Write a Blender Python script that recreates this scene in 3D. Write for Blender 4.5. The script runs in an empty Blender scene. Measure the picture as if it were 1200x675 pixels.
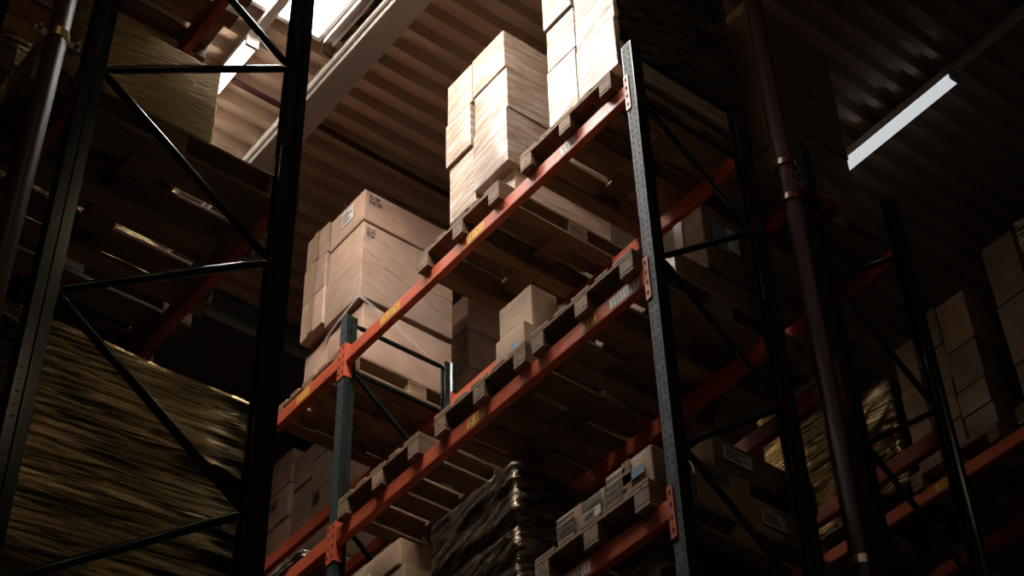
import bpy, bmesh, math, random
from mathutils import Vector, Matrix, noise

random.seed(7)
OZ = 1.6                      # camera height above the floor; all z below are measured from the camera
scn = bpy.context.scene
COL = scn.collection

# ------------------------------------------------------------------ materials
def new_mat(name):
    m = bpy.data.materials.new(name); m.use_nodes = True
    nt = m.node_tree; nt.nodes.clear()
    out = nt.nodes.new('ShaderNodeOutputMaterial')
    b = nt.nodes.new('ShaderNodeBsdfPrincipled')
    nt.links.new(b.outputs[0], out.inputs[0])
    return m, nt, b

def N(nt, t, **kw):
    n = nt.nodes.new(t)
    for k, v in kw.items():
        if k in n.inputs: n.inputs[k].default_value = v
        else: setattr(n, k, v)
    return n

def coords(nt, scale=(1, 1, 1), rot=(0, 0, 0), rnd=True, space='Object'):
    tc = N(nt, 'ShaderNodeTexCoord')
    mp = N(nt, 'ShaderNodeMapping'); mp.inputs['Scale'].default_value = scale
    m0 = N(nt, 'ShaderNodeMapping'); m0.inputs['Rotation'].default_value = rot
    nt.links.new(tc.outputs[space], m0.inputs['Vector']); nt.links.new(m0.outputs[0], mp.inputs['Vector'])
    if rnd:
        oi = N(nt, 'ShaderNodeObjectInfo')
        mul = N(nt, 'ShaderNodeMath', operation='MULTIPLY'); mul.inputs[1].default_value = 37.0
        nt.links.new(oi.outputs['Random'], mul.inputs[0])
        cb = N(nt, 'ShaderNodeCombineXYZ')
        for i in range(3): nt.links.new(mul.outputs[0], cb.inputs[i])
        nt.links.new(cb.outputs[0], mp.inputs['Location'])
    return mp

def ramp(nt, src, stops):
    r = N(nt, 'ShaderNodeValToRGB')
    el = r.color_ramp.elements
    while len(el) < len(stops): el.new(0.5)
    for e, (p, c) in zip(el, stops):
        e.position = p; e.color = (*c, 1) if len(c) == 3 else c
    nt.links.new(src, r.inputs[0])
    return r

def mix(nt, fac, a, b, mode='MIX'):
    m = N(nt, 'ShaderNodeMix', data_type='RGBA', blend_type=mode)
    if isinstance(fac, (int, float)): m.inputs[0].default_value = fac
    else: nt.links.new(fac, m.inputs[0])
    for i, v in ((6, a), (7, b)):
        if isinstance(v, tuple): m.inputs[i].default_value = (*v, 1)
        else: nt.links.new(v, m.inputs[i])
    return m.outputs[2]

def cardboard(name, base, dark, film=0.0, filmrough=0.18, streak=(1, 1, 1), streakrot=(0, 0, 0), bump=0.5, hazecol=(0.55, 0.50, 0.46)):
    m, nt, b = new_mat(name)
    mp = coords(nt, (3, 3, 3))
    n1 = N(nt, 'ShaderNodeTexNoise', Scale=2.0, Detail=6.0, Roughness=0.6); nt.links.new(mp.outputs[0], n1.inputs['Vector'])
    c = ramp(nt, n1.outputs[0], [(0.3, dark), (0.62, base)])
    # soft flute lines of corrugated board
    mp2 = coords(nt, (8, 8, 190))
    n2 = N(nt, 'ShaderNodeTexNoise', Scale=1.0, Detail=2.0); nt.links.new(mp2.outputs[0], n2.inputs['Vector'])
    c2 = mix(nt, 0.18, c.outputs[0], n2.outputs[1], 'OVERLAY')
    oi = N(nt, 'ShaderNodeObjectInfo')
    mr = N(nt, 'ShaderNodeMapRange'); mr.inputs[3].default_value = 0.72; mr.inputs[4].default_value = 1.12
    nt.links.new(oi.outputs['Random'], mr.inputs[0])
    hs = N(nt, 'ShaderNodeHueSaturation'); nt.links.new(mr.outputs[0], hs.inputs['Value']); nt.links.new(c2, hs.inputs['Color'])
    col = hs.outputs[0]
    b.inputs['Roughness'].default_value = 0.75
    if film > 0:
        mp3 = coords(nt, streak, streakrot)
        n3 = N(nt, 'ShaderNodeTexNoise', Scale=1.0, Detail=7.0, Roughness=0.62, Distortion=0.6); nt.links.new(mp3.outputs[0], n3.inputs['Vector'])
        haze = ramp(nt, n3.outputs[0], [(0.42, (0, 0, 0)), (0.75, (1, 1, 1))])
        hz = N(nt, 'ShaderNodeMath', operation='MULTIPLY'); hz.inputs[1].default_value = film * 0.75
        nt.links.new(haze.outputs[0], hz.inputs[0])
        col = mix(nt, hz.outputs[0], col, hazecol)
        bp = N(nt, 'ShaderNodeBump', Strength=bump, Distance=0.007); nt.links.new(n3.outputs[0], bp.inputs['Height'])
        cw = ramp(nt, n3.outputs[0], [(0.38, (0.04,)*3), (0.66, (min(1.0, film * 0.75),)*3)])
        nt.links.new(cw.outputs[0], b.inputs['Coat Weight'])
        b.inputs['Coat Roughness'].default_value = filmrough; b.inputs['Coat IOR'].default_value = 1.9
        nt.links.new(bp.outputs[0], b.inputs['Coat Normal'])
    nt.links.new(col, b.inputs['Base Color'])
    return m

def filmmat(name, c1, c2, scale, rot=(0, 0, 0), rough=0.2, bump=0.6, spec=0.8, stops=(0.35, 0.7), tint=(1, 1, 1), metal=0.0, dist=0.01):
    m, nt, b = new_mat(name)
    mp = coords(nt, scale, rot)
    n3 = N(nt, 'ShaderNodeTexNoise', Scale=1.0, Detail=8.0, Roughness=0.65, Distortion=0.8); nt.links.new(mp.outputs[0], n3.inputs['Vector'])
    r = ramp(nt, n3.outputs[0], [(stops[0], c1), (stops[1], c2)])
    nt.links.new(r.outputs[0], b.inputs['Base Color'])
    bp = N(nt, 'ShaderNodeBump', Strength=bump, Distance=dist); nt.links.new(n3.outputs[0], bp.inputs['Height'])
    nt.links.new(bp.outputs[0], b.inputs['Normal'])
    b.inputs['Roughness'].default_value = rough
    b.inputs['Specular IOR Level'].default_value = spec
    b.inputs['Specular Tint'].default_value = (*tint, 1); b.inputs['Metallic'].default_value = metal
    return m

def wood(name, c1, c2):
    m, nt, b = new_mat(name)
    mp = coords(nt, (2.2, 14, 14))
    n1 = N(nt, 'ShaderNodeTexNoise', Scale=2.0, Detail=8.0, Roughness=0.65, Distortion=0.8); nt.links.new(mp.outputs[0], n1.inputs['Vector'])
    r = ramp(nt, n1.outputs[0], [(0.3, c1), (0.7, c2)])
    oi = N(nt, 'ShaderNodeObjectInfo')
    mr = N(nt, 'ShaderNodeMapRange'); mr.inputs[3].default_value = 0.6; mr.inputs[4].default_value = 1.15
    nt.links.new(oi.outputs['Random'], mr.inputs[0])
    hs = N(nt, 'ShaderNodeHueSaturation'); nt.links.new(mr.outputs[0], hs.inputs['Value']); nt.links.new(r.outputs[0], hs.inputs['Color'])
    nt.links.new(hs.outputs[0], b.inputs['Base Color'])
    bp = N(nt, 'ShaderNodeBump', Strength=0.35, Distance=0.004); nt.links.new(n1.outputs[0], bp.inputs['Height']); nt.links.new(bp.outputs[0], b.inputs['Normal'])
    b.inputs['Roughness'].default_value = 0.8
    return m

def paint(name, c1, c2, rough=0.4, metal=0.0, scale=9, lo=0.35, hi=0.7, spec=0.5):
    m, nt, b = new_mat(name)
    mp = coords(nt, (scale, scale, scale * 0.5))
    n1 = N(nt, 'ShaderNodeTexNoise', Scale=1.0, Detail=7.0, Roughness=0.7); nt.links.new(mp.outputs[0], n1.inputs['Vector'])
    r = ramp(nt, n1.outputs[0], [(lo, c1), (hi, c2)])
    nt.links.new(r.outputs[0], b.inputs['Base Color'])
    rr = N(nt, 'ShaderNodeMapRange'); rr.inputs[3].default_value = rough * 0.75; rr.inputs[4].default_value = rough * 1.35
    nt.links.new(n1.outputs[0], rr.inputs[0]); nt.links.new(rr.outputs[0], b.inputs['Roughness'])
    b.inputs['Metallic'].default_value = metal
    b.inputs['Specular IOR Level'].default_value = spec
    return m

def emit(name, col, s):
    m, nt, b = new_mat(name)
    n = N(nt, 'ShaderNodeTexNoise', Scale=1.5, Detail=1.0)
    r = ramp(nt, n.outputs[0], [(0.0, tuple(c * 0.97 for c in col)), (1.0, col)])
    nt.links.new(r.outputs[0], b.inputs['Emission Color'])
    b.inputs['Base Color'].default_value = (*col, 1)
    b.inputs['Emission Strength'].default_value = s
    return m

M = {}
M['card'] = cardboard('brown cardboard', (0.40, 0.26, 0.16), (0.29, 0.18, 0.11))
M['card_pink'] = cardboard('pinkish wrapped cardboard', (0.47, 0.29, 0.20), (0.36, 0.22, 0.15), film=0.5, streak=(3, 3, 26), streakrot=(0.15, -0.3, 0), filmrough=0.25, bump=0.45)
M['card_sheen'] = cardboard('wrapped cardboard with painted sheen', (0.40, 0.26, 0.165), (0.30, 0.19, 0.115), film=0.85, streak=(3, 3.5, 34), streakrot=(0.12, 0.10, 0), filmrough=0.14, bump=0.9, hazecol=(0.80, 0.77, 0.74))  # whitened streaks put the film's skylight sheen into the colour
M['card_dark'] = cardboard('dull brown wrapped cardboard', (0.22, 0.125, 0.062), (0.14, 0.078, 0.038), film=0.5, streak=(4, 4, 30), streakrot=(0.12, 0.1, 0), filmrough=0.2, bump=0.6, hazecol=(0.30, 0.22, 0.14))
M['tape'] = paint('brown packing tape', (0.30, 0.19, 0.11), (0.36, 0.23, 0.14), rough=0.3)
M['label_white'] = paint('white paper label', (0.62, 0.60, 0.56), (0.75, 0.73, 0.70), rough=0.6)
M['label_blue'] = paint('blue print', (0.16, 0.27, 0.38), (0.22, 0.34, 0.45), rough=0.5)
M['label_yellow'] = paint('yellow location label', (0.75, 0.42, 0.06), (0.82, 0.50, 0.10), rough=0.5)
M['ink'] = paint('black ink', (0.05, 0.038, 0.03), (0.075, 0.058, 0.045), rough=0.6)
M['wood'] = wood('weathered pallet wood', (0.15, 0.085, 0.045), (0.38, 0.24, 0.14))
M['orange'] = paint('orange beam paint', (0.50, 0.085, 0.032), (0.60, 0.125, 0.055), rough=0.42, lo=0.25, hi=0.8)
M['red_beam'] = paint('dark red beam paint', (0.34, 0.055, 0.025), (0.42, 0.075, 0.035), rough=0.45)
M['post'] = paint('dark green-grey post paint', (0.013, 0.020, 0.017), (0.026, 0.034, 0.029), rough=0.15, metal=0.05, scale=14, spec=0.4)
M['post_worn'] = paint('worn blue-grey post face', (0.022, 0.030, 0.035), (0.085, 0.10, 0.11), rough=0.6, spec=0.25, scale=40, lo=0.42, hi=0.75)
M['hole'] = paint('slot shadow', (0.004, 0.004, 0.004), (0.006, 0.006, 0.006), rough=0.9)
M['pipe_brown'] = paint('brown painted pipe', (0.10, 0.045, 0.028), (0.15, 0.070, 0.042), rough=0.42, spec=0.3)
M['pipe_red'] = paint('dark red sprinkler pipe', (0.030, 0.008, 0.006), (0.05, 0.012, 0.010), rough=0.5, spec=0.3)
M['fitting_red'] = paint('lightened red pipe fitting', (0.16, 0.028, 0.02), (0.24, 0.045, 0.032), rough=0.3, spec=0.8)  # red lightened in the colour to stand for lit highlights
M['brass'] = paint('zinc plated clamp', (0.45, 0.30, 0.15), (0.55, 0.38, 0.20), rough=0.3, metal=0.9)
M['steel'] = paint('steel fitting', (0.30, 0.27, 0.24), (0.45, 0.42, 0.38), rough=0.3, metal=0.8)
M['white_paint'] = paint('white coated metal', (0.62, 0.58, 0.54), (0.72, 0.69, 0.66), rough=0.35)
M['deck'] = paint('galvanised roof deck', (0.46, 0.335, 0.25), (0.55, 0.41, 0.31), rough=0.36, metal=0.4, scale=3)
M['beam_grey'] = paint('grey roof beam', (0.25, 0.215, 0.19), (0.29, 0.255, 0.225), rough=0.55, scale=2)
M['girder'] = paint('added dark grey girder', (0.05, 0.052, 0.048), (0.065, 0.067, 0.06), rough=0.8, scale=2)
M['wall'] = paint('grey wall', (0.10, 0.10, 0.095), (0.13, 0.13, 0.12), rough=0.8, scale=1)
M['floor'] = paint('polished concrete', (0.14, 0.13, 0.12), (0.20, 0.19, 0.175), rough=0.35, scale=1)
M['sky'] = emit('daylight through the skylight', (1.0, 0.96, 0.91), 36.0)
M['tube'] = emit('fluorescent tube, bright', (1.0, 0.90, 0.77), 24.0)
M['tube_warm'] = emit('warm fluorescent tube', (1.0, 0.78, 0.50), 34.0)
M['tube_dim'] = emit('fluorescent tube, cool', (0.86, 0.90, 0.92), 0.58)
M['card_shade'] = cardboard('brown cardboard with painted shade', (0.20, 0.12, 0.065), (0.14, 0.085, 0.045))  # darker copy of the brown cardboard, shade put into its colour
M['film_gold'] = filmmat('stretch film over brown boxes with painted glints', (0.035, 0.022, 0.010), (0.95, 0.72, 0.42), (2.4, 2.4, 50), (0.0, 0.08, 0), rough=0.14, stops=(0.42, 0.74), bump=1.0, spec=1.0, tint=(1, .80, .52), metal=0.85, dist=0.006)  # dark-to-gold streaks paint the film's glints into the base colour
M['film_dark'] = filmmat('dark stretch film with painted glints', (0.03, 0.022, 0.016), (0.55, 0.43, 0.31), (6, 6, 44), (0.3, 0.3, 0), rough=0.15, bump=1.0, spec=1.0, stops=(0.42, 0.72), tint=(1, .88, .72), metal=0.7, dist=0.012)  # pale streaks are glints painted into the dark film colour
M['film_rib'] = filmmat('ribbed stretch film over board', (0.15, 0.095, 0.042), (0.55, 0.38, 0.19), (4, 4, 60), (0, 0.2, 0), rough=0.25, bump=1.0, tint=(1, .8, .5), metal=0.5)
M['film_sheet'] = filmmat('dusty grey film sheet', (0.16, 0.13, 0.11), (0.30, 0.25, 0.21), (10, 60, 10), rough=0.25, bump=0.6)
M['film_clear'] = filmmat('milky stretch film strand', (0.50, 0.46, 0.42), (0.66, 0.62, 0.58), (10, 10, 30), rough=0.18, bump=0.4)

M['film_strand'] = filmmat('see-through film strand', (0.70, 0.62, 0.55), (0.85, 0.78, 0.70), (10, 10, 30), rough=0.18, bump=0.4)
M['film_strand'].node_tree.nodes['Principled BSDF'].inputs['Alpha'].default_value = 0.4
# ------------------------------------------------------------------ mesh builder
class MB:
    def __init__(s): s.v = []; s.f = []; s.mi = []
    def add(s, vs, fs, mi=0):
        o = len(s.v); s.v += [tuple(v) for v in vs]
        for f in fs: s.f.append(tuple(i + o for i in f)); s.mi.append(mi)
        return s
    def box(s, a, b, mi=0):
        x0, y0, z0 = a; x1, y1, z1 = b
        return s.add([(x0,y0,z0),(x1,y0,z0),(x1,y1,z0),(x0,y1,z0),(x0,y0,z1),(x1,y0,z1),(x1,y1,z1),(x0,y1,z1)],
              [(0,3,2,1),(4,5,6,7),(0,1,5,4),(1,2,6,5),(2,3,7,6),(3,0,4,7)], mi)
    def bar(s, p, q, w, h, up=(0, 1, 0), mi=0):
        p, q = Vector(p), Vector(q); d = (q - p).normalized(); u = Vector(up)
        a = (u - d * u.dot(d)).normalized() * (w / 2); b = d.cross(a).normalized() * (h / 2)
        vs = [p + a + b, p - a + b, p - a - b, p + a - b, q + a + b, q - a + b, q - a - b, q + a - b]
        return s.add(vs, [(0,1,2,3),(7,6,5,4),(0,4,5,1),(1,5,6,2),(2,6,7,3),(3,7,4,0)], mi)
    def tube(s, pts, r, seg=14, mi=0, caps=True):
        pts = [Vector(p) for p in pts]; rings = []
        for i, p in enumerate(pts):
            d = (pts[min(i + 1, len(pts) - 1)] - pts[max(i - 1, 0)]).normalized()
            a = d.orthogonal().normalized() if i == 0 else (a - d * a.dot(d)).normalized()
            b = d.cross(a); rr = r[i] if isinstance(r, (list, tuple)) else r
            rings.append([p + (a * math.cos(2*math.pi*k/seg) + b * math.sin(2*math.pi*k/seg)) * rr for k in range(seg)])
        vs = [v for ring in rings for v in ring]; fs = []
        for i in range(len(pts) - 1):
            for k in range(seg):
                k2 = (k + 1) % seg
                fs.append((i*seg+k, i*seg+k2, (i+1)*seg+k2, (i+1)*seg+k))
        if caps: fs.append(tuple(reversed(range(seg)))); fs.append(tuple((len(pts)-1)*seg + k for k in range(seg)))
        return s.add(vs, fs, mi)
    def disc(s, c, n, r, seg=8, mi=0, squash=1.0):
        c, n = Vector(c), Vector(n).normalized()
        z = Vector((0, 0, 1)); a = z if abs(n.z) < 0.9 else Vector((1, 0, 0)); b = n.cross(a)
        vs = [c + a * r * squash * math.cos(2*math.pi*k/seg) - b * r * math.sin(2*math.pi*k/seg) * -1 for k in range(seg)]
        return s.add(vs, [tuple(range(seg))], mi)
    def extrude(s, prof, z0, z1, mi=0, closed=True):
        n = len(prof)
        vs = [(x, y, z0) for x, y in prof] + [(x, y, z1) for x, y in prof]
        fs = [(i, (i+1) % n, n + (i+1) % n, n + i) for i in range(n)]
        fs += [tuple(reversed(range(n))), tuple(range(n, 2*n))]
        return s.add(vs, fs, mi)
    def build(s, name, mats, parent=None, smooth=False, bevel=0.0, origin=None, oz=True, angle=None):
        me = bpy.data.meshes.new(name)
        o3 = Vector(origin) if origin is not None else Vector((0, 0, 0))
        me.from_pydata([Vector(v) - o3 for v in s.v], [], s.f)
        ms = mats if isinstance(mats, (list, tuple)) else [mats]
        for m in ms: me.materials.append(m)
        me.polygons.foreach_set('material_index', s.mi)
        if smooth: me.polygons.foreach_set('use_smooth', [True] * len(me.polygons))
        me.update()
        bm = bmesh.new(); bm.from_mesh(me); bmesh.ops.recalc_face_normals(bm, faces=bm.faces) if not getattr(s, 'keep', False) else None
        bm.to_mesh(me); bm.free()
        ob = bpy.data.objects.new(name, me); COL.objects.link(ob)
        if parent is not None:
            ob.parent = parent; ob.location = o3
        else:
            ob.location = o3 + Vector((0, 0, OZ))
        if bevel:
            md = ob.modifiers.new('round edges', 'BEVEL'); md.width = bevel; md.segments = 2; md.limit_method = 'ANGLE'; md.angle_limit = 0.6
        return ob

def thing(name, loc, label, cat, group=None):
    e = bpy.data.objects.new(name, None); COL.objects.link(e); e.empty_display_size = 0.1
    e.location = Vector(loc) + Vector((0, 0, OZ)); tag(e, label, cat, group); return e
def tag(o, label, cat, group=None):
    o['label'] = label; o['category'] = cat
    if group: o['group'] = group
    return o
def struct(o): o['kind'] = 'structure'; return o

# ------------------------------------------------------------------ setting
HC = 9.38
mb = MB()
mb.box((-7, -6, -OZ - 0.1), (15, 20, -OZ)); struct(mb.build('floor', M['floor']))
# corrugated roof deck: trapezoid ribs running across the aisles, with an opening for the skylight
SX0, SX1, SY0, SY1 = 2.75, 3.69, 4.35, 6.57
mb = MB(); P = 0.187; y = -6.0; prof = []
while y < 20:
    prof += [(y, HC), (y + 0.062, HC), (y + 0.092, HC + 0.085), (y + 0.155, HC + 0.085)]; y += P
prof.append((y, HC))
def strip(x0, x1, ya, yb):
    pr = [p for p in prof if ya <= p[0] <= yb]
    vs = [(x0, a, b) for a, b in pr] + [(x1, a, b) for a, b in pr]; n = len(pr)
    mb.add(vs, [(i, i + 1, n + i + 1, n + i) for i in range(n - 1)])
strip(-7, SX0, -6, 20.2); strip(SX1, 15, -6, 20.2); strip(SX0, SX1, -6, SY0); strip(SX0, SX1, SY1 - 0.02, 20.2)
struct(mb.build('ceiling', M['deck']))
for nm, a, b in (('wall_left', (-7.1, -6, -OZ), (-7, 20, HC + 0.3)), ('wall_right', (15, -6, -OZ), (15.1, 20, HC + 0.3)),
                 ('wall_back', (-7, 20, -OZ), (15, 20.1, HC + 0.3)), ('wall_front', (-7, -6.1, -OZ), (15, -6, HC + 0.3))):
    mb = MB(); mb.box(a, b); struct(mb.build(nm, M['wall']))
# roof beam along the aisle
mb = MB(); mb.box((3.87, -6, 9.20), (4.07, 20, HC + 0.01)); struct(mb.build('ceiling_beam', M['beam_grey'], bevel=0.004))
mb = MB(); mb.box((-7, 9.25, 9.10), (15, 10.35, HC + 0.01)); struct(mb.build('ceiling_beam', M['girder'], bevel=0.004))  # added dark girder, covers the deck stripes so the far roof stays dark
# skylight: a pane up in a white kerb
mb = MB(); mb.box((SX0, SY0, HC + 0.16), (SX1, SY1, HC + 0.18)); w1 = struct(mb.build('window_1', M['sky']))
mb = MB()
for a, b in (((SX0-0.03, SY0-0.03), (SX0, SY1+0.03)), ((SX1, SY0-0.03), (SX1+0.03, SY1+0.03)), ((SX0, SY0-0.03), (SX1, SY0)), ((SX0, SY1), (SX1, SY1+0.03))):
    mb.box((a[0], a[1], HC - 0.03), (b[0], b[1], HC + 0.2))
for yy in (5.2, 5.9): mb.box((SX0, yy, HC + 0.10), (SX1, yy + 0.05, HC + 0.16))
mb.box((SX0 + 0.44, SY0, HC + 0.10), (SX0 + 0.48, SY1, HC + 0.16))
fr = mb.build('window_frame', M['white_paint'], parent=w1); fr.location = -w1.location + Vector((0, 0, OZ)); struct(fr)

# ------------------------------------------------------------------ wood pallets
def pallet_meshes():
    """1.2 m along X, 0.8 m along Y, 0.144 m high; origin at the middle of its underside"""
    r = random.Random(3)
    d = {}
    mb = MB()
    for yc, w in ((-0.3275, .145), (-0.165, .10), (0, .145), (0.165, .10), (0.3275, .145)):
        mb.box((-0.6, yc - w/2, 0.122), (0.6, yc + w/2, 0.144))
    d['top_deck'] = mb
    mb = MB(); mb.box((-0.0725, -0.4, 0.1), (0.0725, 0.4, 0.122)); d['stringer_board'] = mb
    mb = MB(); mb.box((-0.6, -0.05, 0), (0.6, 0.05, 0.022)); d['bottom_board'] = mb
    mb = MB(); mb.box((-0.0725, -0.05, 0.022), (0.0725, 0.05, 0.1)); d['block'] = mb
    out = {}
    for k, m in d.items():
        o = m.build(k, M['wood'], bevel=0.004); bpy.data.objects.remove(o) if False else None
        out[k] = o
    return out
PM = pallet_meshes()
def pallet(xc, yc, z, label, group, rz=0.0):
    t = thing('wooden_pallet', (xc, yc, z), label, 'pallet', group); t.rotation_euler.z = rz
    def put(k, loc):
        o = PM[k].copy(); COL.objects.link(o); o.parent = t; o.location = loc
    put('top_deck', (0, 0, 0))
    for x in (-0.5275, 0, 0.5275): put('stringer_board', (x, 0, 0))
    for yy in (-0.35, 0, 0.35):
        put('bottom_board', (0, yy, 0))
        for x in (-0.5275, 0, 0.5275): put('block', (x, yy, 0))
    return t

# ------------------------------------------------------------------ cartons
def carton(a, b, mat, label, group, name='cardboard_box', seed=None, bulge=0.008, tape=None, parts=(), sag=0.0):
    """one carton between corners a and b (camera-relative), slightly bulged; origin at the base centre"""
    r = random.Random(seed if seed is not None else int((a[0]*91 + a[1]*57 + a[2]*131) * 100))
    a, b = Vector(a), Vector(b); c = Vector(((a.x + b.x)/2, (a.y + b.y)/2, a.z)); s = b - a
    n = 6; mb = MB(); off = Vector((r.uniform(0, 50), r.uniform(0, 50), r.uniform(0, 50)))
    idx = {}
    def vert(i, j, k):
        key = (i, j, k)
        if key not in idx:
            u, v, w = i/n, j/n, k/n
            p = Vector(((u - .5)*s.x, (v - .5)*s.y, w*s.z))
            bu, bv, bw = 4*u*(1-u), 4*v*(1-v), 4*w*(1-w)
            dx = (1 if i == n else -1 if i == 0 else 0) * bulge * bv * bw
            dy = (1 if j == n else -1 if j == 0 else 0) * bulge * bu * bw
            dz = -sag * bu * bv if k == n else 0
            nv = noise.noise_vector((p + off) * 3.0) * 0.004
            p += Vector((dx + nv.x, dy + nv.y, dz + (nv.z if 0 < k else 0)))
            idx[key] = len(mb.v); mb.v.append(tuple(p))
        return idx[key]
    for i in range(n):
        for j in range(n):
            for q in (0, n):
                for fn in ((lambda x, y: (q, x, y)), (lambda x, y: (x, q, y)), (lambda x, y: (x, y, q))):
                    mb.f.append(tuple(vert(*fn(x, y)) for x, y in ((i, j), (i+1, j), (i+1, j+1), (i, j+1)))); mb.mi.append(0)
    o = mb.build(name, mat, bevel=0.006); o.location = c + Vector((0, 0, OZ)); tag(o, label, 'box', group)
    e = bulge + 0.006
    if tape == 'x':      # band round the −Y and −X faces at mid height is the carton's closing seam
        m2 = MB(); m2.box((-0.03, -s.y/2 - e, 0.0), (0.03, -s.y/2 - e + 0.002, s.z)); m2.build('packing_tape', M['tape'], parent=o)
    if tape == 'y':
        m2 = MB(); m2.box((-s.x/2 - e, -0.03, 0.0), (-s.x/2 - e + 0.002, 0.03, s.z*0.97)); m2.build('packing_tape', M['tape'], parent=o)
    for kind, face, u0, w0, u1, w1 in parts:   # printed patches: face '-x' or '-y', coordinates as fractions of the face
        m2 = MB()
        def fb(uu0, ww0, uu1, ww1, lift, mi):
            if face == '-x':     # u grows toward -Y (left to right as seen from the aisle)
                m2.box((-s.x/2 - e - lift, s.y/2 - uu1*s.y, ww0*s.z), (-s.x/2 - e - lift + 0.0015, s.y/2 - uu0*s.y, ww1*s.z), mi)
            else:
                m2.box((-s.x/2 + uu0*s.x, -s.y/2 - e - lift, ww0*s.z), (-s.x/2 + uu1*s.x, -s.y/2 - e - lift + 0.0015, ww1*s.z), mi)
        if kind == 'print':
            rows = 4
            for q in range(rows):
                ww = w1 - (w1 - w0) * (q + 0.2) / rows; hh = (w1 - w0) / rows * 0.55; u = u0
                while u < u1 - 0.03:
                    l = r.uniform(0.02, 0.07); fb(u, ww - hh, min(u + l, u1), ww, 0, 0); u += l + 0.015
            m2.build('printed_text', M['ink'], parent=o)
        elif kind == 'label':
            fb(u0, w0, u1, w1, 0, 0)
            for q in range(4):
                ww = w1 - (w1 - w0) * (0.15 + q * 0.2); fb(u0 + 0.05*(u1-u0), ww - 0.10*(w1-w0), u0 + r.uniform(0.5, 0.9)*(u1-u0), ww, 0.001, 1)
            l = m2.build('shipping_label', [M['label_white'], M['ink']], parent=o); l['label'] = 'white shipping label'
        elif kind == 'blue':
            fb(u0, w0, u1, w1, 0, 0); l = m2.build('printed_panel', M['label_blue'], parent=o); l['label'] = 'blue printed panel'
        elif kind == 'paper':
            fb(u0, w0, u1, w1, 0, 0); l = m2.build('paper_sticker', M['label_white'], parent=o); l['label'] = 'white paper sticker'
    return o

def wrapped(a, b, mat, name, label, cat='wrapped load', amp=0.03, freq=(2.2, 2.2, 9), cell=0.025, slabs=(), lean=(0, 0), shear=0.3, seed=0, group=None, round_=0.05):
    """a load under wrinkled stretch film: one closed skin with long creases"""
    a, b = Vector(a), Vector(b); c = Vector(((a.x+b.x)/2, (a.y+b.y)/2, a.z)); s = b - a
    nx, ny, nz = [max(4, int(d / cell)) for d in s]; mb = MB(); idx = {}
    off = Vector((seed * 7.3, seed * 3.1, seed * 5.7))
    def vert(i, j, k):
        key = (i, j, k)
        if key not in idx:
            p = Vector(((i/nx - .5)*s.x, (j/ny - .5)*s.y, k/nz*s.z))
            nrm = Vector(((i == nx) - (i == 0), (j == ny) - (j == 0), (k == nz) - (k == 0)))
            # rounded plan corners
            h = Vector((s.x/2 - round_, s.y/2 - round_)); q = Vector((max(-h.x, min(h.x, p.x)), max(-h.y, min(h.y, p.y))))
            dd = Vector((p.x - q.x, p.y - q.y))
            if dd.length > round_: dd = dd.normalized() * round_; p.x, p.y = q.x + dd.x, q.y + dd.y
            sp = Vector((p.x * freq[0], p.y * freq[1], (p.z + shear * (p.x + p.y)) * freq[2])) + off
            w = noise.fractal(sp, 0.9, 2.1, 4) ; w2 = noise.noise(sp * 0.35)
            dsp = amp * (abs(w) * 1.4 - 0.5 + 0.8 * w2)
            for zs, dep in slabs:
                t = (p.z - zs) / 0.035; dsp -= dep * math.exp(-t*t)
            if nrm.length: p += nrm.normalized() * (dsp if k < nz else dsp * 0.5)
            f = k / nz; p.x += lean[0]*f; p.y += lean[1]*f
            idx[key] = len(mb.v); mb.v.append(tuple(p))
        return idx[key]
    def face(n1, n2, fn):
        for i in range(n1):
            for j in range(n2):
                mb.f.append(tuple(vert(*fn(x, y)) for x, y in ((i, j), (i+1, j), (i+1, j+1), (i, j+1)))); mb.mi.append(0)
    face(nx, nz, lambda i, k: (i, 0, k)); face(nx, nz, lambda i, k: (i, ny, k))
    face(ny, nz, lambda j, k: (0, j, k)); face(ny, nz, lambda j, k: (nx, j, k))
    face(nx, ny, lambda i, j: (i, j, 0)); face(nx, ny, lambda i, j: (i, j, nz))
    o = mb.build(name, mat, smooth=True); o.location = c + Vector((0, 0, OZ)); return tag(o, label, cat, group)

def ribbon(pts, w, label, group=None, name='stretch_wrap_strand', twist=1.0, lift=0.0):
    """a loose twisted strand of film lying against a load"""
    mb = MB(); pts = [Vector(p) for p in pts]; n = 28; rows = []
    for i in range(n + 1):
        f = i / n * (len(pts) - 1); k = min(int(f), len(pts) - 2); t = f - k
        p = pts[k].lerp(pts[k+1], t); d = (pts[k+1] - pts[k]).normalized()
        u = Vector((0, 0, 1)) - d * d.z; u.normalize(); v = d.cross(u)
        ww = w * (0.6 + 0.5 * abs(noise.noise(Vector((i * 0.31, pts[0].x, pts[0].y)))))
        rows.append([p + u * ww * (q - 1.5) / 3 + v * 0.004 * math.sin(q * 2.1 + i * 0.5 * twist) for q in range(4)])
    vs = [v for r_ in rows for v in r_]
    mb.add(vs, [(i*4+q, i*4+q+1, i*4+q+5, i*4+q+4) for i in range(n) for q in range(3)])
    o = mb.build(name, M['film_strand'], smooth=True, origin=pts[0])
    return tag(o, label, 'film', group)

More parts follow.
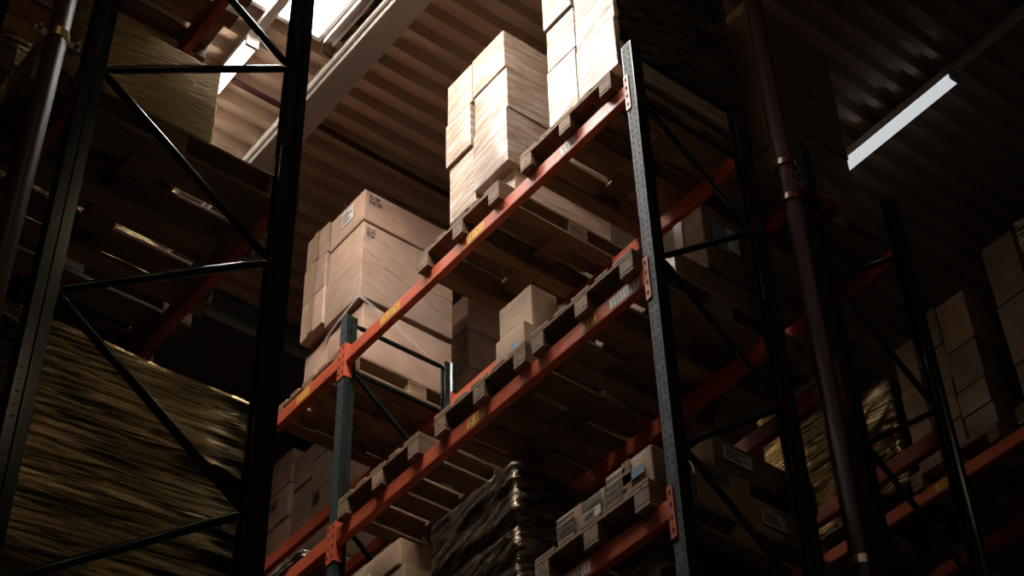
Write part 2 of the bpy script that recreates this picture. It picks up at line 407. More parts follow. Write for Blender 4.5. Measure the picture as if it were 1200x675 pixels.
# ------------------------------------------------------------------ racks
def post_mesh(parent, x0, x1, y0, y1, ztop, holes, facing, loc):
    """cold rolled upright: open C profile with stepped flanges; facing -1 = slotted face toward -X"""
    t = 0.004; L = x1 - x0; W = y1 - y0; s = facing
    f = x0 if s < 0 else x1                      # slotted face
    def X(d): return f - s * d                   # depth d behind the slotted face
    prof = [(X(0), y0), (X(0), y1), (X(L*.42), y1), (X(L*.54), y1 - .010), (X(L), y1 - .010), (X(L), y1 - .026), (X(L - t), y1 - .026),
            (X(L - t), y1 - .010 - t), (X(L*.54), y1 - .010 - t), (X(L*.42), y1 - t), (X(t), y1 - t), (X(t), y0 + t), (X(L*.42), y0 + t),
            (X(L*.54), y0 + .010 + t), (X(L - t), y0 + .010 + t), (X(L - t), y0 + .026), (X(L), y0 + .026), (X(L), y0 + .010), (X(L*.54), y0 + .010), (X(L*.42), y0)]
    mb = MB(); mb.extrude(prof, -OZ, ztop)
    # worn slotted face strip
    mb.box((X(-0.0006) if s < 0 else X(0), y0 + .003, 0.2), (X(0) if s < 0 else X(-0.0006), y1 - .003, ztop - .002), 1)
    if holes:
        z = 0.5
        while z < ztop - 0.02:
            for yy in (y0 + W*.27, y0 + W*.73): mb.disc((X(-0.0012), yy, z), (s, 0, 0), 0.0062, 8, 2, 1.5)
            mb.disc((X(L*.2), y0 - 0.0006, z + .02), (0, -1, 0), 0.005, 8, 2)
            mb.disc((X(L*.76), y0 + .0094, z + .02), (0, -1, 0), 0.004, 8, 2)
            z += 0.05
    o = mb.build('post', [M['post'], M['post_worn'], M['hole']], parent=parent, bevel=0.006)
    for pl in o.data.polygons: pl.use_smooth = True
    md = o.modifiers[0]; md.segments = 4; md.harden_normals = True; md.angle_limit = 0.4
    return o

def brace(parent, p, q):
    mb = MB(); p, q = Vector(p), Vector(q)
    d = (q - p).normalized(); up = Vector((-d.z, 0, d.x))
    if up.z < 0: up = -up
    mb.tube([p, p + d*.03, p + d*.06, q - d*.06, q - d*.03, q], [.010, .012, .0165, .0165, .012, .010], 14)
    for e in (p + d*.012, q - d*.012): mb.tube([e + Vector((0, .004, 0)), e + Vector((0, -.012, 0))], 0.011, 6)
    o = mb.build('brace', M['post'], parent=parent)
    for pl in o.data.polygons: pl.use_smooth = len(pl.vertices) == 4
    return o

def beam(parent, x0, x1, ya, yb, ztop, mat, side, stickers=(), h=0.105):
    """box beam along Y between two uprights with an angled hook-on connector at either end"""
    mb = MB(); mb.box((x0, ya, ztop - h), (x1, yb, ztop))
    o = mb.build('beam', mat, parent=parent, bevel=0.007)
    xf = x0 if side < 0 else x1
    for ye, sg in ((ya, -1), (yb, 1)):
        m2 = MB()
        zt, zb = ztop + 0.055, ztop - 0.215
        # plate on the upright's side, where the beam is welded, and plate folded over its slotted face
        m2.box((xf - (0.004 if side < 0 else 0.052), ye - 0.002, zb), (xf + (0.052 if side < 0 else 0.004), ye + 0.002, zt), 0)
        y2 = ye + sg * 0.036
        xa, xb = (xf - 0.0065, xf - 0.0025) if side < 0 else (xf + 0.0025, xf + 0.0065)
        m2.box((xa, min(ye, y2), zb), (xb, max(ye, y2), zt), 0)
        for q in range(4):
            z = zt - 0.035 - q * 0.066
            m2.disc(((xa if side < 0 else xb) + side * 0.0008, (ye + y2) / 2, z), (side, 0, 0), 0.0085, 8, 1, 1.7)
        c = m2.build('connector', [mat, M['hole']], parent=o)
    for yc, w, colr in stickers:
        m2 = MB(); xs = xf + side * 0.0008; zt = ztop - 0.022; hh = h - 0.044; mi = 0 if colr == 'y' else 1
        def sb(y0_, y1_, z0_, z1_, l, mi_):
            m2.box((min(xs, xs + side*(0.0006 + l)), y0_, z0_), (max(xs, xs + side*(0.0006 + l)), y1_, z1_), mi_)
        sb(yc - w/2, yc + w/2, zt - hh, zt, 0, mi)
        rr = random.Random(int(yc * 100)); yy = yc - w/2 + 0.014
        while yy < yc + w/2 - 0.02:      # block characters of the location code
            k = rr.choice((0, 1, 7, 1))
            if k == 1: sb(yy + .005, yy + .010, zt - hh*.82, zt - hh*.18, .0006, 2); yy += .024
            elif k == 7: sb(yy, yy + .005, zt - hh*.82, zt - hh*.18, .0006, 2); sb(yy, yy + .018, zt - hh*.28, zt - hh*.18, .0006, 2); yy += .028
            else:
                sb(yy, yy + .005, zt - hh*.82, zt - hh*.18, .0006, 2); sb(yy + .014, yy + .019, zt - hh*.82, zt - hh*.18, .0006, 2)
                sb(yy, yy + .019, zt - hh*.28, zt - hh*.18, .0006, 2); sb(yy, yy + .019, zt - hh*.82, zt - hh*.72, .0006, 2); yy += .030
        l = m2.build('location_label', [M['label_yellow'], M['label_white'], M['ink']], parent=o)
        l['label'] = 'yellow location label' if colr == 'y' else 'white location label'
    return o

def rack(label, x0, x1, ys, levels, mat, front, nodes_front, nodes_back, ztop, hole_frames=1, stickers=None, back_levels=None, horiz=(), name='pallet_rack', pw=0.085, bays=None):
    """front = -1 when the aisle face is at x0, +1 when at x1"""
    t = thing(name, ((x0 + x1)/2, ys[0], -OZ), label, 'rack', 'warehouse pallet racks')
    class _: pass
    inv = Vector((-(x0 + x1)/2, -ys[0], OZ))
    made = []
    for n, y0 in enumerate(ys):
        y1 = y0 + 0.076
        made.append(post_mesh(t, x0, x0 + pw, y0, y1, ztop, n < hole_frames, -1, None))
        made.append(post_mesh(t, x1 - pw, x1, y0, y1, ztop, n < hole_frames, 1, None))
        xa, xb = x0 + pw - 0.012, x1 - pw + 0.012; yb = y0 + 0.03
        A, B = (xa, xb) if front < 0 else (xb, xa)
        pts = sorted([(z, A) for z in nodes_front] + [(z, B) for z in nodes_back])
        for (z1_, xx1), (z2_, xx2) in zip(pts, pts[1:]): made.append(brace(t, (xx1, yb, z1_), (xx2, yb, z2_)))
        for z in horiz: made.append(brace(t, (xa, yb, z), (xb, yb, z)))
    for n in range(len(ys) - 1):
        if bays is not None and n not in bays: continue
        ya, yb = ys[n] + 0.078, ys[n+1] - 0.002
        for li, z in enumerate(levels):
            st = (stickers or {}).get((n, li), ())
            fx = (x0, x0 + 0.048) if front < 0 else (x1 - 0.048, x1)
            bx_ = (x1 - 0.048, x1) if front < 0 else (x0, x0 + 0.048)
            made.append(beam(t, fx[0], fx[1], ya, yb, z, mat, front, st))
            made.append(beam(t, bx_[0], bx_[1], ya, yb, z, mat, -front))
    for o in made: o.location = inv
    return t

Y0, PIT = 4.19, 2.78
YS = [Y0, Y0 + PIT, Y0 + 2*PIT, Y0 + 3*PIT]
L1, L2, L3, L4 = 7.09, 5.72, 4.345, 2.98
rack('orange-beamed steel rack in the middle, slotted blue-grey front posts, bright top beam', 4.30, 5.17, YS, [L1, L2, L3, L4], M['orange'], -1,
     [6.965, 5.80, 4.64, 3.48, 2.32, 1.16], [7.37 - 0.97, 5.20, 4.05, 2.90, 1.74, 0.58], 7.40, 2,
     {(0, 0): [(6.48, .20, 'y'), (5.61, .17, 'y'), (4.76, .13, 'w')], (0, 1): [(5.62, .16, 'y'), (4.69, .11, 'y'), (4.42, .22, 'w')],
      (1, 0): [(7.46, .15, 'y')], (1, 1): [(7.62, .13, 'y')], (0, 2): [(4.9, .2, 'w')]}, horiz=(6.965, 7.35))
rack('dark steel rack right behind the middle rack, beside the red pipe', 5.62, 6.46, YS, [L1, L2, L3, L4], M['red_beam'], 1,
     [6.965, 5.80, 4.64, 3.48, 2.32, 1.16], [6.40, 5.25, 4.05, 2.90, 1.74, 0.58], 7.46, 1, horiz=())
LL1, LL2, LL3 = 7.21, 5.03, 2.88
rack('dark steel rack on the left with red beams and long diagonal braces', 1.365, 2.32, YS[:3], [LL1, LL2, LL3], M['red_beam'], 1,
     [6.86, 5.70, 4.55, 3.38, 2.2], [6.29, 5.11, 3.96, 2.79, 1.6], 7.9, 2)
rack('rack at far left edge, only one dark post in view', 0.09, 1.03, YS[:3], [LL1, LL2, LL3], M['red_beam'], -1,
     [6.86, 5.70, 4.55, 3.38, 2.2], [6.29, 5.11, 3.96, 2.79, 1.6], 7.9, 1)
FY = [Y0 - 0.0, Y0 + PIT, Y0 + 2*PIT]
rack('orange-beamed rack across the far aisle at the right edge', 8.5, 9.37, FY, [7.17, 5.75, 4.35], M['orange'], -1,
     [6.965, 5.80, 4.64], [6.40, 5.25, 4.05], 8.6, 0, {(0, 0): [(5.70, .17, 'y')]})

# ------------------------------------------------------------------ loads of the middle rack, top shelf
PG = 'pallets on the racks'
pallet(4.85, 4.72, L1, 'wooden pallet under the tallest white wrapped stack beside the end post', PG)
pallet(4.86, 5.735, L1, 'wooden pallet under the white wrapped middle stack on the top beam', PG)
pallet(4.95, 7.50, L1, 'wooden pallet under the pinkish stack beyond the second post', PG)
TOP = L1 + 0.144
def stack(desc, group, mat, cols, seedbase, parts=None, tape=None, name='cardboard_box', bulge=0.008):
    """cols: list of (column words, x0, x1, y0, y1, [z seams], (dx, dy) jitter)"""
    tiers = {2: ['bottom', 'top'], 3: ['bottom', 'middle', 'top'], 4: ['bottom', 'second', 'third', 'top'], 5: ['bottom', 'second', 'third', 'fourth', 'top'], 1: ['single']}
    for ci, (cw, x0, x1, y0, y1, zs) in enumerate(cols):
        r = random.Random(seedbase + ci)
        for k in range(len(zs) - 1):
            jx, jy = r.uniform(-.012, .012), r.uniform(-.008, .008)
            lab = f'{tiers[len(zs)-1][k]} box, {cw} column, in the {desc}'
            carton((x0 + jx, y0 + jy, zs[k] + 0.002), (x1 + jx, y1 + jy - 0.006, zs[k+1] - 0.009), mat, lab, group, seed=seedbase*10 + ci*7 + k,
                   parts=(parts or {}).get((ci, k), ()), tape=(tape or {}).get((ci, k)), name=name, bulge=bulge)
stack('tallest white wrapped stack', 'boxes of the tallest white wrapped stack', M['card_sheen'],
      [('near', 4.335, 5.30, 4.335, 4.68, [TOP + .13, 7.80, 8.33, 8.86]), ('rear', 4.34, 5.28, 4.685, 4.95, [TOP + .13, 7.87, 8.25, 8.86])], 11)
stack('base under tallest stack', 'boxes of the tallest white wrapped stack', M['card'],
      [('near', 4.42, 5.25, 4.37, 4.66, [TOP, TOP + .13]), ('rear', 4.42, 5.25, 4.67, 4.94, [TOP, TOP + .13])], 12)
stack('white wrapped middle stack', 'boxes of the white wrapped middle stack', M['card_sheen'],
      [('near', 4.35, 5.16, 5.34, 5.68, [7.46, 7.95, 8.33, 8.70]), ('rear', 4.345, 5.15, 5.685, 5.955, [7.40, 7.9, 8.3, 8.68])], 21)
stack('low base row of the middle stack', 'boxes of the white wrapped middle stack', M['card_sheen'],
      [('near', 4.40, 5.15, 5.375, 5.68, [TOP, 7.455]), ('rear', 4.385, 5.14, 5.69, 5.95, [TOP, 7.395])], 22)
stack('pinkish stack beyond the second post', 'boxes of the pinkish stack', M['card_pink'],
      [('near', 4.47, 5.24, 7.10, 7.53, [7.74, 8.10, 8.46, 8.77]), ('rear', 4.455, 5.22, 7.535, 7.83, [7.80, 8.16, 8.5, 8.80])], 31,
      parts={(0, 2): [('label', '-x', .38, .35, .72, .8), ('print', '-y', .04, .55, .18, .85)], (0, 1): [('print', '-y', .03, .6, .12, .85)]}, tape={(1, 2): 'y', (1, 1): 'y', (1, 0): 'y'})
stack('base row of the pinkish stack', 'boxes of the pinkish stack', M['card_pink'],
      [('near', 4.515, 5.25, 7.125, 7.55, [TOP, 7.73]), ('rear', 4.52, 5.24, 7.56, 7.86, [TOP, 7.75])], 32)
ribbon([(4.455, 7.5, 7.62), (4.452, 7.09, 7.74), (4.70, 7.082, 7.62), (5.0, 7.085, 7.50)], 0.045, 'twisted strand of clear film across the pinkish stack')
ribbon([(4.452, 7.09, 8.18), (4.85, 7.082, 8.02), (5.22, 7.085, 7.90)], 0.012, 'thin diagonal film strand on the upper side of the pinkish stack')
ribbon([(4.36, 5.335, 7.72), (4.60, 5.333, 7.60), (4.95, 5.334, 7.48)], 0.012, 'film strand on the side of the white wrapped middle stack')

def sheet(x0, x1, y, z0, z1, mat, label, seed):
    mb = MB(); nx, nz = 60, 70; off = Vector((seed, seed*2.0, 0))
    for k in range(nz + 1):
        for i in range(nx + 1):
            x = x0 + (x1 - x0)*i/nx; z = z0 + (z1 - z0)*k/nz
            sp = Vector((x*2.2, 0, (z - .35*(x - x0))*9)) + off
            ragged = 0.05*noise.noise(Vector((x*3, seed, 0))) if k == 0 else 0
            mb.v.append((x, y - 0.016*abs(noise.fractal(sp, .9, 2.1, 4)), z + ragged))
    mb.add([], []); n = nx + 1
    for k in range(nz):
        for i in range(nx): mb.f.append((k*n+i, k*n+i+1, (k+1)*n+i+1, (k+1)*n+i)); mb.mi.append(0)
    return tag(mb.build('stretch_wrap', mat, smooth=True, origin=(x0, y, z0)), label, 'film')
sheet(4.35, 5.30, 4.318, 7.56, 8.9, M['film_dark'], 'dark crinkled film over the end of the tallest stack', 3)
# second shelf
pallet(4.86, 4.70, L2, 'wooden pallet on the second shelf next to the end post', PG)
pallet(4.86, 5.55, L2, 'wooden pallet on the second shelf carrying two small boxes', PG)
pallet(4.86, 6.50, L2, 'empty wooden pallet on the second shelf before the second post', PG)
T2 = L2 + 0.144
carton((4.36, 5.27, T2), (4.58, 5.52, T2 + .28), M['card'], 'small worn cardboard box in front on second-shelf pallet', 'loose boxes on the second shelf', parts=[('blue', '-x', .62, .1, .85, .55)], bulge=.012)
carton((4.50, 5.37, T2 + .29), (4.69, 5.66, T2 + .70), M['card'], 'taller open box standing behind the small worn box', 'loose boxes on the second shelf', bulge=.014)
carton((4.50, 5.54, T2), (4.95, 5.85, T2 + .285), M['card'], 'box under the taller open box on the second shelf', 'loose boxes on the second shelf')
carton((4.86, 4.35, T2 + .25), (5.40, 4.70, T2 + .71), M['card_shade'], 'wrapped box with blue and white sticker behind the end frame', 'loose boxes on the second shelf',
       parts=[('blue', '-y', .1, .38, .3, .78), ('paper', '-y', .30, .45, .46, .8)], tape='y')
carton((4.62, 4.36, T2), (5.40, 5.0, T2 + .245), M['card_dark'], 'flat dark box under the box with the blue sticker', 'loose boxes on the second shelf')
# rear beam of level two is left bare in bay two; a film tail hangs over the front beam there
wrapped((4.285, 7.30, L2 + 0.002), (4.60, 8.05, L2 + 0.05), M['film_sheet'], 'film_sheet', 'crumpled grey film sheet lying along the second beam past the second post', 'film', amp=.02, cell=.03, round_=.03, seed=4)

# third shelf
pallet(4.86, 4.74, L3, 'wooden pallet on the third shelf under three small printed boxes', PG)
T3 = L3 + 0.144
G3 = 'printed boxes on the third shelf'
carton((4.30, 4.83, T3), (4.52, 5.02, T3 + .17), M['card'], 'small printed box farthest from end post on third-shelf pallet', G3, parts=[('print', '-x', .1, .15, .8, .85)])
carton((4.30, 4.665, T3), (4.52, 4.825, T3 + .165), M['card'], 'middle of the three small printed boxes on the third shelf', G3, parts=[('print', '-x', .1, .5, .9, .9), ('label', '-x', .1, .1, .85, .45)])
carton((4.30, 4.34, T3), (4.55, 4.66, T3 + .20), M['card'], 'printed box nearest the end post on third-shelf pallet', G3, parts=[('print', '-x', .06, .1, .5, .85), ('blue', '-x', .42, .35, .85, .6)], tape='y')
carton((4.56, 4.34, T3), (4.92, 4.66, T3 + .26), M['card'], 'brown box under the labelled long box behind the end frame', G3, parts=[('print', '-y', .1, .6, .6, .9)])
carton((4.93, 4.36, T3), (5.35, 4.70, T3 + .20), M['card'], 'small labelled box beside the brown box behind the end frame', G3, parts=[('label', '-y', .12, .3, .5, .7)])
carton((4.70, 4.34, T3 + .265), (5.38, 4.72, T3 + .44), M['card_dark'], 'long box with white label lying on top behind the end frame', G3, parts=[('label', '-y', .08, .3, .35, .75)])
pallet(4.86, 5.76, L3, 'wooden pallet under the dark wrapped load', PG)
wrapped((4.36, 5.39, T3), (5.40, 6.13, 5.27), M['film_dark'], 'wrapped_load', 'dark load in crinkled glossy film under the second shelf', amp=.018, freq=(2.5, 2.5, 12), cell=.02, slabs=((.2, .02), (.42, .03), (.62, .012)), shear=.35, seed=2, round_=.03)
pallet(4.86, 6.55, L3, 'wooden pallet on the third shelf under two stacked long boxes', PG)
carton((4.32, 6.34, T3 + .66), (4.62, 6.92, T3 + .83), M['card'], 'long cardboard box upper of two below the second post', 'long boxes on the third shelf', parts=[('label', '-x', .30, .08, .55, .4)])
carton((4.33, 6.30, T3), (4.95, 6.90, T3 + .65), M['card'], 'long cardboard box lower of two below the second post', 'long boxes on the third shelf')
# fourth shelf
pallet(4.86, 4.78, L4, 'wooden pallet low on the fourth shelf by the end post', PG)
wrapped((4.36, 4.42, L4 + .144), (5.40, 5.15, 4.20), M['film_dark'], 'wrapped_load', 'grey load in crinkled film at the bottom edge by the end post', amp=.016, freq=(2.5, 2.5, 12), cell=.022, slabs=((.5, .04), (.8, .04)), shear=.4, seed=5, round_=.03)

# ------------------------------------------------------------------ rack behind the middle rack
pallet(6.05, 4.74, L1, 'wooden pallet on top shelf behind the middle rack, near the red pipe', PG)
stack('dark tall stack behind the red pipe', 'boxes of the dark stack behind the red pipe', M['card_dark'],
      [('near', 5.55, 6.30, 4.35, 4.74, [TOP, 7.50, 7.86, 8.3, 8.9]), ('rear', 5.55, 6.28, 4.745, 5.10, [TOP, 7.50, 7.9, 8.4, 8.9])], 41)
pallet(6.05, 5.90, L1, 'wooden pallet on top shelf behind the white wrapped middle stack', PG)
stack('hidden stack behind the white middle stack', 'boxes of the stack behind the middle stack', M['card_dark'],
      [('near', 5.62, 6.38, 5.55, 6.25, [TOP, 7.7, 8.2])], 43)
pallet(6.10, 8.05, L1, 'wooden pallet on top shelf behind the pinkish stack', PG)
stack('brown stack seen through the empty slot', 'boxes of the stack seen through the empty slot', M['card_pink'],
      [('near', 5.78, 6.4, 7.64, 8.02, [TOP, 7.62, 7.95, 8.15, 8.55, 8.9]), ('rear', 5.60, 6.4, 8.03, 8.4, [TOP, 7.7, 8.1, 8.5, 8.9])], 44)
pallet(6.10, 10.3, L1, 'wooden pallet on top shelf of rear rack, deep beyond the second post', PG)
Z9 = [TOP, 7.52, 7.86, 8.20, 8.54, 8.9]
stack('brown stack beyond the second post', 'boxes of the stack deep beyond the second post', M['card_pink'],
      [('first', 5.75, 6.4, 9.40, 9.74, Z9), ('second', 5.77, 6.4, 9.745, 10.05, [TOP, 7.40, 7.74, 8.08, 8.42, 8.76]), ('third', 5.75, 6.4, 10.055, 10.4, Z9), ('last', 5.9, 6.4, 10.43, 10.85, Z9)], 45,
      parts={(0, 2): [('print', '-x', .2, .55, .5, .9)], (2, 3): [('print', '-x', .2, .5, .5, .8)], (3, 1): [('print', '-x', .1, .3, .9, .8)], (3, 3): [('print', '-x', .1, .3, .9, .8)]})
# ------------------------------------------------------------------ rack across the far aisle
TF = 7.17 + 0.144
pallet(9.07, 4.60, 7.17, 'wooden pallet at right edge under the shiny wrapped boxes', PG)
pallet(9.07, 5.56, 7.17, 'wooden pallet under the tall brown stack across the far aisle', PG)
pallet(9.07, 6.93, 7.17, 'wooden pallet under the shiny golden load across the far aisle', PG)
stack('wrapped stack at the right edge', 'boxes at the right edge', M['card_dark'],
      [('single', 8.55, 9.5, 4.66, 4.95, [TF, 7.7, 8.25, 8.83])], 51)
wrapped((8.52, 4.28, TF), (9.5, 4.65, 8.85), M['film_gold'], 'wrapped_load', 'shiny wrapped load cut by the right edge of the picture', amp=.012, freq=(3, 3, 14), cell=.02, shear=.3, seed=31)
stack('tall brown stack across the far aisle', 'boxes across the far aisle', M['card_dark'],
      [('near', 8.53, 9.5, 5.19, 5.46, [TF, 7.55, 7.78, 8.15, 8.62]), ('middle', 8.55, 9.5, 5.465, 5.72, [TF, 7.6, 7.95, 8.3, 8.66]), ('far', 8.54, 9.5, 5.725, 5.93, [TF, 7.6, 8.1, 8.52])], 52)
wrapped((8.50, 6.60, TF), (9.5, 7.36, 8.75), M['film_gold'], 'wrapped_load', 'shiny golden wrapped load seen past the red pipe', amp=.022, freq=(2.5, 2.5, 12), cell=.03, shear=.5, seed=9)
wrapped((8.50, 5.98, TF), (9.4, 6.35, 8.3), M['film_gold'], 'wrapped_load', 'small shiny wrapped load behind the rear right post', amp=.03, freq=(3, 3, 9), cell=.03, shear=.5, seed=12)

# ------------------------------------------------------------------ left rack
TL2, TL1, TL3 = LL2 + .144, LL1 + .144, LL3 + .144
for k, (yy, w) in enumerate(((4.75, 'nearest'), (5.62, 'second'), (6.49, 'third'))):
    pallet(1.82, yy, LL2, f'{w} wooden pallet on lower shelf of the left rack', PG)
    pallet(1.84, yy - .02, LL1, f'{w} wooden pallet on upper shelf of the left rack', PG)
carton((1.30, 4.36, TL2), (2.0, 4.95, TL2 + .46), M['film_rib'], 'box in ribbed film on the left rack beside the bright lamp', None, bulge=.004)
wrapped((1.30, 5.25, TL2), (2.30, 6.0, 6.3), M['film_gold'], 'wrapped_load', 'dark wrapped load behind the ribbed box on the left rack', amp=.02, cell=.04, seed=14)
wrapped((1.30, 6.1, TL2), (2.30, 6.9, 6.4), M['film_gold'], 'wrapped_load', 'dark wrapped load deepest on lower shelf of the left rack', amp=.02, cell=.04, seed=15)
wrapped((1.30, 4.36, TL1), (2.32, 5.10, 8.5), M['film_dark'], 'wrapped_load', 'dark wrapped load on the nearest upper pallet of the left rack', amp=.02, cell=.04, seed=16)
wrapped((1.28, 5.24, TL1), (2.30, 5.98, 8.6), M['film_clear'], 'wrapped_load', 'white wrapped load at the top edge of the left rack', amp=.015, cell=.035, seed=17)
pallet(1.82, 4.76, LL3, 'wooden pallet under the large crinkled load at lower left', PG)
wrapped((1.22, 4.36, TL3), (2.42, 5.16, 3.97), M['film_gold'], 'wrapped_load', 'large load in crinkled film with painted golden glints at lower left', amp=.018, freq=(1.4, 1.4, 13), cell=.0165, shear=.10, seed=21)
# the neighbour rack's shelf at the far left
pallet(0.55, 4.75, LL2, 'wooden pallet on the rack at the far left edge', PG)

# ------------------------------------------------------------------ pipes, lamps and fittings
def pipe(name, pts, r, mat, label, cat='pipe', seg=20):
    e = thing(name, pts[0], label, cat); mb = MB(); mb.tube(pts, r, seg); o = mb.build('pipe_run', mat, parent=e, smooth=False)
    me = o.data
    for p in me.polygons: p.use_smooth = len(p.vertices) == 4
    o.location = -Vector(pts[0]); return e
px, py = 1.215, 4.12
e = pipe('riser_pipe', [(px, py, -OZ), (px, py, 9.3)], 0.040, M['pipe_brown'], 'glossy brown vertical pipe with clamp at upper left')
def clamp(e, base, x, y, z, r, mat, ears):
    mb = MB(); n = 20
    mb.tube([(x, y, z - .022), (x, y, z + .022)], r, n)
    o = mb.build('pipe_clamp', mat, parent=e); o.location = -Vector(base)
    for (dx, dy) in ears:
        m2 = MB(); m2.box((x + dx*(r + .022) - .022, y - .008, z - .018), (x + dx*(r + .022) + .022, y + .008, z + .018))
        m2.tube([(x + dx*(r + .028), y - .03, z), (x + dx*(r + .028), y + .03, z)], .009, 6)
        b = m2.build('clamp_bolt', M['steel'], parent=o)
clamp(e, (px, py, -OZ), px, py, 5.03, 0.047, M['brass'], ((-1, 0), (1, 0)))
rx, ry = 5.36, 4.13
e = pipe('sprinkler_riser', [(rx, ry, -OZ), (rx, ry, 9.3)], 0.052, M['pipe_red'], 'dark red sprinkler pipe rising between the two right racks')
base = (rx, ry, -OZ)
for zz in (7.0, 6.72):
    clamp(e, base, rx, ry, zz, 0.064, M['fitting_red'], ((1, 0),))
mb = MB(); mb.tube([(rx, ry, 6.80), (rx + .30, ry - .02, 6.80)], .045, 16); o = mb.build('branch_pipe', M['pipe_red'], parent=e); o.location = -Vector(base)
m2 = MB(); m2.tube([(rx + .20, ry - .02, 6.80), (rx + .235, ry - .02, 6.80)], .085, 16); m2.tube([(rx + .245, ry - .02, 6.80), (rx + .28, ry - .02, 6.80)], .085, 16)
fl = m2.build('flange', M['fitting_red'], parent=o)
for k in range(6):
    an = k * math.pi / 3; m3 = MB()
    cy_, cz_ = ry - .02 + .065*math.cos(an), 6.80 + .065*math.sin(an)
    m3.tube([(rx + .18, cy_, cz_), (rx + .30, cy_, cz_)], .010, 6); m3.build('bolt', M['steel'], parent=o)
clamp(e, base, rx, ry, 4.35, 0.058, M['steel'], ())
# sprinkler line under the roof and conduit along the roof beam
pipe('sprinkler_line', [(-2, 7.215, 9.30), (9, 7.215, 9.30)], 0.022, M['pipe_red'], 'thin red sprinkler line running across under the roof deck')
pipe('conduit', [(3.853, 0, 9.27), (3.853, 11, 9.27)], 0.018, M['white_paint'], 'white conduit running beside the grey roof beam', 'conduit')
# cable tray with its end bracket beside the skylight
e = thing('cable_tray', (3.76, 6.5, 9.30), 'white edged cable tray ending beside the skylight', 'cable tray')
mb = MB(); mb.box((3.725, 0.5, 9.345), (3.80, 6.55, 9.35)); mb.box((3.725, 0.5, 9.30), (3.729, 6.55, 9.35)); mb.box((3.796, 0.5, 9.30), (3.80, 6.55, 9.35))
o = mb.build('tray', M['white_paint'], parent=e); o.location = -Vector((3.76, 6.5, 9.30))
mb = MB(); mb.tube([(3.73, 6.55, 9.30), (3.75, 6.60, 9.28), (3.83, 6.62, 9.28), (3.835, 6.60, 9.27)], .007, 8)
o = mb.build('end_cable', M['pipe_red'], parent=e); o.location = -Vector((3.76, 6.5, 9.30))

def lamp(x, y0, y1, z, tube, label, w=.05):
    e = thing('strip_light', (x, (y0 + y1)/2, z), label, 'lamp', 'strip lights under the roof'); b = -Vector((x, (y0 + y1)/2, z))
    mb = MB(); mb.box((x - .05, y0, z), (x + .05, y1, z + .052))
    if z < 9: mb.tube([(x, y0 + .2, z + .05), (x, y0 + .2, HC)], .006, 6); mb.tube([(x, y1 - .2, z + .05), (x, y1 - .2, HC)], .006, 6)
    o = mb.build('housing', M['white_paint'], parent=e, bevel=.004); o.location = b
    mb = MB(); mb.add([(x - w, y0 + .03, z), (x - w*.64, y0 + .03, z - w*.9), (x + w*.64, y0 + .03, z - w*.9), (x + w, y0 + .03, z),
                       (x - w, y1 - .03, z), (x - w*.64, y1 - .03, z - w*.9), (x + w*.64, y1 - .03, z - w*.9), (x + w, y1 - .03, z)],
                      [(0,1,2,3),(7,6,5,4),(0,4,5,1),(1,5,6,2),(2,6,7,3)])
    o2 = mb.build('diffuser', tube, parent=e); o2.location = b
    for yy in (y0, y1 - .03):
        mb = MB(); mb.box((x - .048, yy, z - .047), (x + .048, yy + .03, z)); o3 = mb.build('end_cap', M['white_paint'], parent=e, bevel=.004); o3.location = b
    return e
ZT = 9.24
for x, lab in ((3.31, 'white lighting rail under the skylight over the near aisle'), (-0.80, 'added lighting rail over the aisle at the far left, out of view'), (7.42, 'dark lighting rail under the roof over the far aisle')):  # far-left rail is added to carry the rim lamp
    mb = MB(); mb.box((x - .035, -4, ZT + .052), (x + .035, 12, ZT + .10))
    for yy in (-2.5, 0.5, 3.4, 8.6, 10.5): mb.tube([(x, yy, ZT + .09), (x, yy, HC + .08)], .006, 6)
    tag(mb.build('lighting_rail', M['white_paint'], bevel=.003, origin=(x, 4, ZT + .05)), lab, 'lighting rail')
lamp(3.31, 6.79, 8.25, ZT, M['tube'], 'blazing strip light left of the skylight rail, partly behind the left rack')
lamp(3.31, 2.94, 4.40, ZT, M['tube_warm'], 'strip light on the near-aisle rail overhead, out of view', w=.009)
lamp(3.31, -0.90, 0.55, ZT, M['tube_warm'], 'strip light on the near-aisle rail above the viewer', w=.011)
lamp(3.31, -3.95, -2.5, ZT, M['tube_warm'], 'strip light on the near-aisle rail behind the viewer', w=.03)
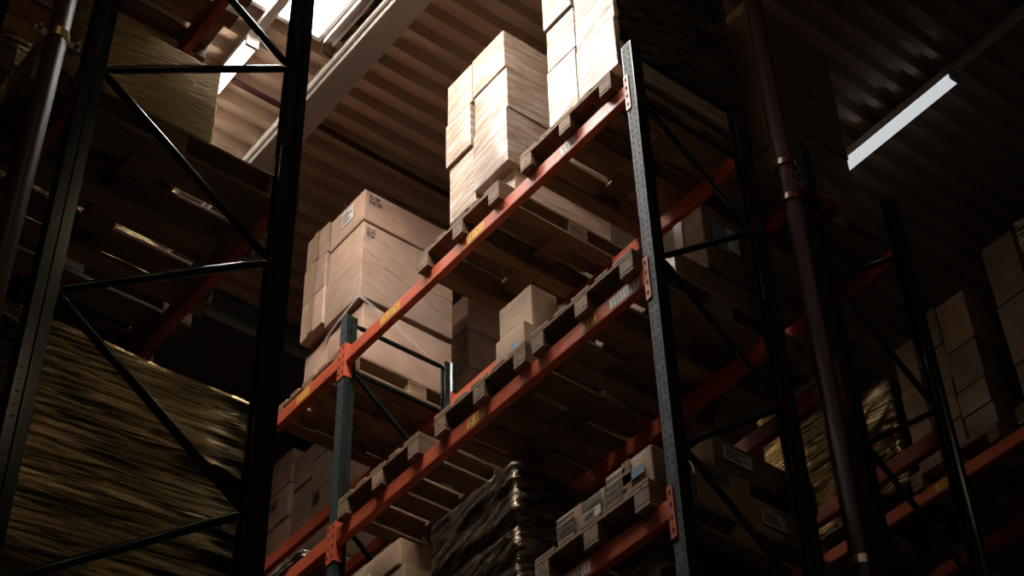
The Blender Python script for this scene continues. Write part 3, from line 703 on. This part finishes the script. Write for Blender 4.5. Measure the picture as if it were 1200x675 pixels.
lamp(-0.80, -0.90, 0.55, ZT, M['tube_warm'], 'added rim strip light over the aisle at the far left, out of view', w=.03)  # added rim lamp, puts bright edges on the left posts
lamp(7.42, 7.94, 9.40, ZT, M['tube_warm'], 'strip light farther along the dark rail, hidden by the rear stack', w=.010)
lamp(7.42, 4.09, 5.55, ZT, M['tube_dim'], 'cool strip light hanging alone in the dark at upper right')

for o in PM.values(): bpy.data.objects.remove(o)

# ------------------------------------------------------------------ light, camera
def area(name, loc, target, sx, sy, power, col):
    l = bpy.data.lights.new(name, 'AREA'); l.shape = 'RECTANGLE'; l.size = sx; l.size_y = sy; l.energy = power; l.color = col
    o = bpy.data.objects.new(name, l); COL.objects.link(o); o.location = Vector(loc) + Vector((0, 0, OZ))
    o.rotation_euler = (Vector(target) - Vector(loc)).to_track_quat('-Z', 'Y').to_euler(); return o
w = bpy.data.worlds.new('night'); scn.world = w; w.use_nodes = True
w.node_tree.nodes['Background'].inputs[0].default_value = (0.9, 0.75, 0.6, 1); w.node_tree.nodes['Background'].inputs[1].default_value = 0.0

yaw, pitch, roll, fpx = 0.68260201, 0.7504506, 0.03230136, 2001.698
cy, sy, cp, sp = math.cos(yaw), math.sin(yaw), math.cos(pitch), math.sin(pitch)
fwd = Vector((sy*cp, cy*cp, sp)); rt = Vector((cy, -sy, 0)); dn = Vector((sy*sp, cy*sp, -cp))
c, s = math.cos(roll), math.sin(roll)
R_, D_ = rt*c + dn*s, dn*c - rt*s
cam = bpy.data.cameras.new('camera'); co = bpy.data.objects.new('camera', cam); COL.objects.link(co)
co.matrix_world = Matrix(((R_.x, -D_.x, -fwd.x, 0), (R_.y, -D_.y, -fwd.y, 0), (R_.z, -D_.z, -fwd.z, OZ), (0, 0, 0, 1)))
cam.sensor_width = 36; cam.sensor_fit = 'HORIZONTAL'; cam.lens = fpx / 1200 * 36; cam.clip_end = 200
scn.camera = co
scn.view_settings.view_transform = 'Standard'
scn.view_settings.look = 'None'
scn.view_settings.exposure = 0.2
